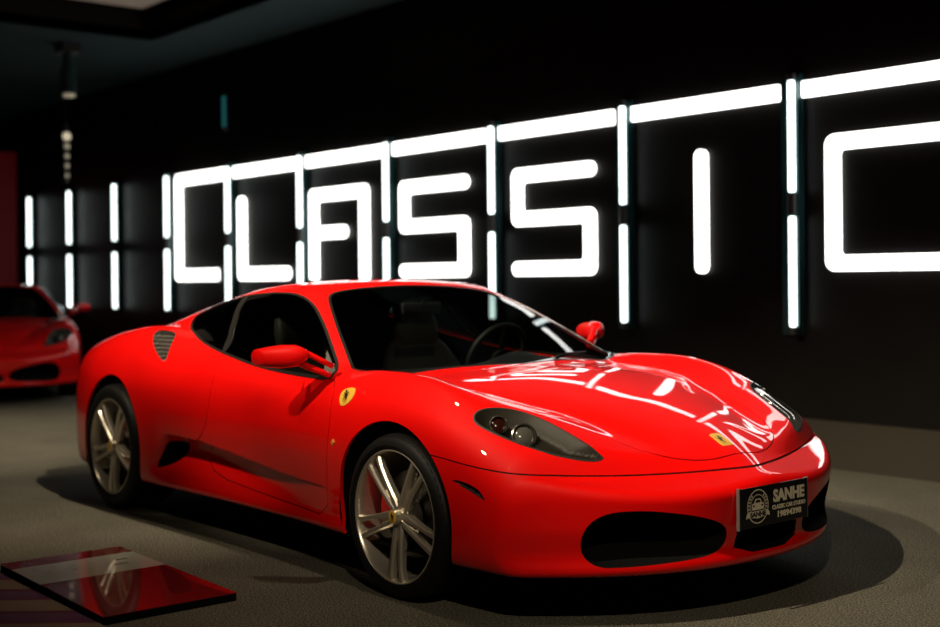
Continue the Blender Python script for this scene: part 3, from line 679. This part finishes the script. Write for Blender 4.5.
# ------------------------------------------------------------------ the room
def box_obj(name,a,b,m,parent=None,bev=0.,label=None,cat=None,group=None,kind=None):
    c=MB(); c.box(a,b,bev); return tag(c.build(name,[m],parent),label,cat,group,kind)
WY=3.10
box_obj('floor',(-16,-7,-.1),(7,WY+.2,0),M['floor'],kind='structure')
box_obj('wall_back',(-16,WY,0),(7,WY+.2,3.8),M['wall'],kind='structure')
box_obj('wall_left',(-16.2,-7,0),(-16,WY+.2,4.4),M['wall'],kind='structure')
box_obj('wall_right',(7,-7,0),(7.2,WY+.2,4.4),M['wall'],kind='structure')
box_obj('wall_front',(-16,-7.2,0),(7,-7,4.4),M['wall'],kind='structure')
box_obj('baseboard_back',(-16,WY-.055,0),(7,WY,.30),M['plinth'],kind='structure')
c=MB(); c.box((-16,2.1,3.8),(7,WY+.2,3.9)); c.box((-16,-7,3.8),(-8.45,2.1,3.9)); c.cur=1
c.box((-8.45,2.1,3.8),(7,2.14,4.12)); c.box((-8.49,-7,3.8),(-8.45,2.1,4.12)); c.box((-8.5,-7,4.12),(7,2.14,4.22))
tag(c.build('ceiling',[M['ceiling'],M['coffer']]),kind='structure')
box_obj('recess_glow_panel',(-8.30,-.6,4.085),(-6.6,1.95,4.119),M['recess_glow'],label='pale panel with added glow inside the ceiling recess above the far end',cat='ceiling panel')  # added glowing sheet in place of light on the recess top
# glowing letters: strokes in the wall plane
def outline(P,w,ro=.07,ri=.03,capr=None):
    P=[Vector((p[0],p[1])) for p in P]; h=w/2; L=[];Rr=[]
    n=len(P)
    for i,p in enumerate(P):
        if i==0: d=(P[1]-p).normalized(); nn=Vector((-d.y,d.x)); L.append((p+nn*h,'c'));Rr.append((p-nn*h,'c'))
        elif i==n-1: d=(p-P[i-1]).normalized(); nn=Vector((-d.y,d.x)); L.append((p+nn*h,'c'));Rr.append((p-nn*h,'c'))
        else:
            d0=(p-P[i-1]).normalized(); d1=(P[i+1]-p).normalized(); n0=Vector((-d0.y,d0.x)); n1=Vector((-d1.y,d1.x))
            m=(n0+n1); m=m/m.length_squared*2; turn=d0.x*d1.y-d0.y*d1.x
            L.append((p+m*h,'i' if turn>0 else 'o'));Rr.append((p-m*h,'o' if turn>0 else 'i'))
    pts=L+Rr[::-1]; out=[]
    N=len(pts)
    for i,(p,k) in enumerate(pts):
        a=pts[i-1][0]; b=pts[(i+1)%N][0]
        r={'c':capr if capr is not None else h*.98,'o':ro,'i':ri}[k]
        r=min(r,(a-p).length*.49,(b-p).length*.49)
        if r<1e-4: out.append(p); continue
        u=(a-p).normalized(); v=(b-p).normalized(); s=p+u*r; e=p+v*r
        c=p+(u+v)*r
        for q in range(9):
            t=q/8*math.pi/2; out.append(c-v*r*math.cos(t)-u*r*math.sin(t))
    return out
def letter(name,strokes,label,w=.135,y=WY-.035,depth=.032,caps=None,slim=0.):
    b=MB(); w-=2*slim
    def pull(st):
        st=[Vector(p) for p in st]; a=(st[1]-st[0]).normalized(); c=(st[-2]-st[-1]).normalized(); st[0]=st[0]+a*slim; st[-1]=st[-1]+c*slim
        return st
    strokes=[pull(q) for q in strokes]
    from mathutils.geometry import tessellate_polygon
    for j,st in enumerate(strokes):
        o=outline(st,w,capr=caps[j] if caps else None); n=len(o); yy=y+.0008*j
        T=tessellate_polygon([[Vector((p.x,p.y,0)) for p in o]])
        V=[(p.x,yy,p.y) for p in o]+[(p.x,WY-.002,p.y) for p in o]
        b.add(V,[tuple(t) for t in T]+[(i,(i+1)%n,n+(i+1)%n,n+i) for i in range(n)])
    return tag(b.build(name,[M['neon']]),label,'illuminated letter','glowing wall letters')
zb,zt,zm=1.307,2.075,1.705
letter('sign_letter',[[(-8.60,2.44),(-9.772,2.44),(-9.772,1.305),(-8.83,1.305)]],'first glowing letter C whose top arm joins the bar above, left of the L',caps=[.002])
letter('sign_letter',[[(-8.265,2.16),(-8.265,zb),(-7.28,zb)]],'glowing white letter L between the tall first C and the A',.14)
letter('sign_letter',[[(-6.81,1.235),(-6.81,2.085),(-5.925,2.085),(-5.925,1.235)],[(-6.80,zm),(-6.22,zm)]],'glowing white letter A between the L and the first S',.137,slim=.005,caps=[.01,None])
def ess(x0,x1): return [(x1,zt-.005),(x0+.068,zt-.005),(x0+.068,zm+.008),(x1-.068,zm+.008),(x1-.068,zb),(x0,zb)]
letter('sign_letter',[ess(-5.352,-4.358)],'glowing white letter S next to the A',.138,slim=.009)
letter('sign_letter',[ess(-3.80,-2.835)],'glowing white letter S next to the thin letter I',.138,slim=.012)
letter('sign_letter',[[(-1.805,2.135),(-1.805,1.238)]],'glowing white letter I standing as a single upright stroke',.130,slim=.015)
letter('sign_letter',[[(.24,2.075),(-.735,2.075),(-.735,1.305),(.24,1.305)]],'last glowing letter C, largest and cut off by the picture edge',.132,slim=.016)
TX=[-1.0-1.4945*k for k in range(0,9)]+[-1.0-1.4945*9]
TX=[.4945]+TX
names=['beyond the last C','between the I and the last C','between the second S and the I','between the two S letters','between the A and the first S','between the L and the A','between the first C and the L','just left of the first C','second one left of the first C','third one left of the first C','at the far end, beside the red panel']
for k,x in enumerate(TX):
    if k==0: continue
    y=WY-.085
    f=MB(); f.box((x-.125,WY-.03,.84),(x+.035,WY,2.55),.004); f.box((x-.030,y+.02,.86),(x+.030,WY-.028,2.53))
    t=f.build('tube_light',[M['channel']])
    tag(t,'vertical pair of white tube lights '+names[k],'tube light','upright tube lights on the wall')
    for z0,z1 in ((.895,1.615),(1.77,2.50)):
        b=MB(); b.lathe([(0,z0),(.018,z0+.002),(.0235,z0+.012),(.0235,z1-.012),(.018,z1-.002),(0,z1)],24,False,'z',(x,y,0)); tb=b.build('tube',[M['tube']],t,True,None,50)
    for z in (.872,1.6925,2.517):
        b=MB(); hh=.022 if z!=1.6925 else .070
        b.lathe([(0,z-hh),(.030,z-hh),(.030,z+hh),(0,z+hh)],24,False,'z',(x,y,0)); b.build('tube_cap',[M['fixture']],t,True,None,30)
bn=['above the last C','above the thin letter I','above the second S','above the first S','above the A','above the L']
for k in range(6):
    x1=TX[k]-.140; x0=TX[k+1]+.045; e_=max(.013-.002*k,.003)
    b=MB(); b.box((x0,WY-.04,2.373+e_),(x1,WY-.002,2.503-e_),.006)
    tag(b.build('sign_light_bar',[M['neon']]),'long glowing white bar '+bn[k],'light bar','glowing bars along the wall top')
# background pieces
tag(box_obj('display_panel',(-14.3,.6,0),(-14.1,2.71,3.12),M['redpanel'],bev=.01),'tall dark red display panel at the far end','display panel')
b=MB(); b.box((-9.30,1.40,3.70),(-9.06,1.60,3.80)); t=b.build('spotlight',[M['fixture']])
tag(t,'dark ceiling spotlight hanging over the far car','spotlight')
b=MB(); b.tube([(-9.18,1.5,3.72),(-9.18,1.5,3.52)],.05,16); b.tube([(-9.18,1.5,3.55),(-9.16,1.5,3.26)],[.07,.085],18); b.build('lamp_head',[M['ceiling']],t,True,None,40)
b=MB(); b.lathe([(.03,3.235),(.05,3.228),(.065,3.235),(.06,3.262),(.03,3.262),(.03,3.235)],20,False,'z',(-9.16,1.5,0)); b.build('lamp_ring',[M['dimlit']],t,True)
b=MB(); b.tube([(-11,2.2,3.81),(-11,2.2,3.16)],.008,8); b.box((-11.03,2.17,2.45),(-10.97,2.23,3.18),.01); t=b.build('pendant_lamp',[M['fixture']]); tag(t,'narrow warm lamp hanging from the ceiling above the far upright tubes','pendant lamp')
for z,r in ((3.02,.050),(2.90,.035),(2.78,.03),(2.66,.028),(2.54,.025)):
    b=MB(); b.lathe([(0,.036),(r,.036),(r,.026)],16,False,'x',(-11,2.2,z)); b.build('lamp_disc',[M['spotlit'] if r>.04 else M['dimlit']],t)
b=MB(); b.box((-8.62,WY-.05,2.92),(-8.55,WY,3.34),.01); t=b.build('wall_lamp',[M['fixture']]); tag(t,'small dim teal lamp on the black wall above the first C','wall lamp')
b=MB(); b.box((-8.615,WY-.06,2.96),(-8.555,WY-.048,3.30)); b.build('lamp_tube',[M['teallit']],t)
# information board lying by the car
m=M['board']=mat('board_print',(.12,.004,.006),.25,0,.5,1.0,.02)
tc=nd(m,'ShaderNodeTexCoord'); sp=nd(m,'ShaderNodeSeparateXYZ'); lk(m,tc.outputs['Object'],sp.inputs[0])
rp=nd(m,'ShaderNodeValToRGB'); rp.color_ramp.interpolation='CONSTANT'
mr=nd(m,'ShaderNodeMapRange'); mr.inputs[1].default_value=-.6; mr.inputs[2].default_value=.6
lk(m,sp.outputs[0],mr.inputs[0]); lk(m,mr.outputs[0],rp.inputs[0])
e=rp.color_ramp.elements; e[0].position=0; e[0].color=(.12,.003,.006,1); e[1].position=.155; e[1].color=(.40,.43,.37,1); q=e.new(.435); q.color=(.12,.003,.006,1)
lk(m,rp.outputs[0],bsdf(m).inputs['Base Color'])
bo=empty('info_board',(-.951,-1.663,0),math.radians(-1)); tag(bo,'glossy dark red information board with a pale grey band lying on the floor','information board')
b=MB(); b.box((-.553,-.267,.028),(.553,.267,.032),.001); b.build('board_face',[M['board']],bo)
b=MB(); b.box((-.552,-.266,0),(.552,.266,.0279)); b.build('board_base',[M['matte']],bo)
b=MB(); random.seed(4)
for x,yy,w_,h_ in ((-.36,-.20,.012,.02),(-.35,-.13,.008,.03),(-.33,-.05,.012,.018),(-.27,-.17,.01,.02),(-.25,-.08,.012,.03),(-.22,.10,.012,.06),(-.30,.14,.01,.05)): b.box((x,yy,.0315),(x+w_,yy+h_,.0326))
b.build('board_caption',[M['badge_black']],bo)
m=M['poster']=mat('striped_print',(.5,.4,.3),.5,0,.4)
tc=nd(m,'ShaderNodeTexCoord'); mp=nd(m,'ShaderNodeMapping'); mp.inputs['Rotation'].default_value=(0,0,math.radians(-51)); wv=nd(m,'ShaderNodeSeparateXYZ')
ma=nd(m,'ShaderNodeMath',operation='MULTIPLY'); ma.inputs[1].default_value=3.0; mo=nd(m,'ShaderNodeMath',operation='FRACT')
rp=nd(m,'ShaderNodeValToRGB'); rp.color_ramp.interpolation='EASE'; e=rp.color_ramp.elements
e[0].position=0; e[0].color=(.22,.175,.115,1); e[1].position=.46; e[1].color=(.22,.175,.115,1)
for p,cc in ((.50,(.13,.015,.045,1)),(.60,(.10,.03,.10,1)),(.82,(.12,.05,.12,1)),(.96,(.11,.01,.03,1))): q=e.new(p); q.color=cc
lk(m,tc.outputs['Object'],mp.inputs[0]); lk(m,mp.outputs[0],wv.inputs[0]); lk(m,wv.outputs[1],ma.inputs[0]); lk(m,ma.outputs[0],mo.inputs[0]); lk(m,mo.outputs[0],rp.inputs[0]); lk(m,rp.outputs[0],bsdf(m).inputs['Base Color'])
b=MB(); b.box((-.75,-.45,0),(.75,.45,.012),.003); o=b.build('floor_poster',[M['poster']],None,loc=(-1.0,-2.40,0)); tag(o,'purple and beige striped poster lying flat beside the red board','poster')
# ------------------------------------------------------------------ lights
def spot(loc,to,W,ang,blend,r,col):
    l=bpy.data.lights.new('ceiling_or_fill_spot','SPOT'); l.energy=W; l.spot_size=math.radians(ang); l.spot_blend=blend; l.shadow_soft_size=r; l.color=col
    o=bpy.data.objects.new('ceiling_or_fill_spot',l); o.location=loc; o.rotation_euler=(Vector(to)-Vector(loc)).to_track_quat('-Z','Y').to_euler(); C.objects.link(o)  # real ceiling spots and one added fill share this name
W_=(1.0,.83,.60)
LIGHTS=[((.8,-3.3,4.0),(.85,1.30,0),1180,36,.85,.03,W_),
        ((-.3,-3.6,3.8),(-.2,1.52,0),1180,36,.85,.03,W_),
        ((-1.4,-3.4,4.0),(-1.4,1.26,0),950,36,.85,.03,W_),
        ((-2.6,-3.4,4.0),(-2.6,1.22,0),850,36,.85,.03,W_),
        ((-.6,-.6,4.0),(-3.8,-.4,0),650,72,.8,.04,W_),
        ((-1.0,-.9,4.0),(-1.0,-.5,0),120,60,1.0,.05,W_),
        ((3.3,-2.9,3.3),(.5,-.6,.42),225,46,.8,.05,W_),  # added fill for nose, wheels and plate, not a ceiling fixture
        ((-6.0,-2.2,4.0),(-6.2,-.6,0),700,62,.8,.05,W_)]
for a in LIGHTS: spot(*a)
w=bpy.data.worlds.new('world'); scn.world=w; w.use_nodes=True; w.node_tree.nodes['Background'].inputs[0].default_value=(.02,.03,.03,1); w.node_tree.nodes['Background'].inputs[1].default_value=.05
# ------------------------------------------------------------------ camera
cam=bpy.data.cameras.new('camera'); co=bpy.data.objects.new('camera',cam); C.objects.link(co)
cx,cy,cz,yaw,pit,rol,fpx=CAM
fw=Vector((math.cos(yaw)*math.cos(pit),math.sin(yaw)*math.cos(pit),-math.sin(pit))); r0=Vector((math.sin(yaw),-math.cos(yaw),0)); u0=r0.cross(fw)
rt=r0*math.cos(rol)+u0*math.sin(rol); up=u0*math.cos(rol)-r0*math.sin(rol)
mt=Matrix((rt,up,-fw)).transposed().to_4x4(); mt.translation=(cx,cy,cz); co.matrix_world=mt
cam.sensor_width=36; cam.lens=fpx/940*36; cam.shift_y=(PYC-313.5)/940*1.0
cam.clip_end=60; cam.dof.use_dof=True; cam.dof.focus_distance=4.75; cam.dof.aperture_fstop=cam.lens/1000/.034
scn.camera=co
vs=scn.view_settings; scn.display_settings.display_device='sRGB'; vs.view_transform='Standard'; vs.look='None'; vs.exposure=0; vs.gamma=1; vs.use_curve_mapping=False
scn.cycles.max_bounces=8; scn.cycles.transparent_max_bounces=16; scn.cycles.glossy_bounces=5; scn.cycles.sample_clamp_indirect=6; scn.cycles.use_denoising=True
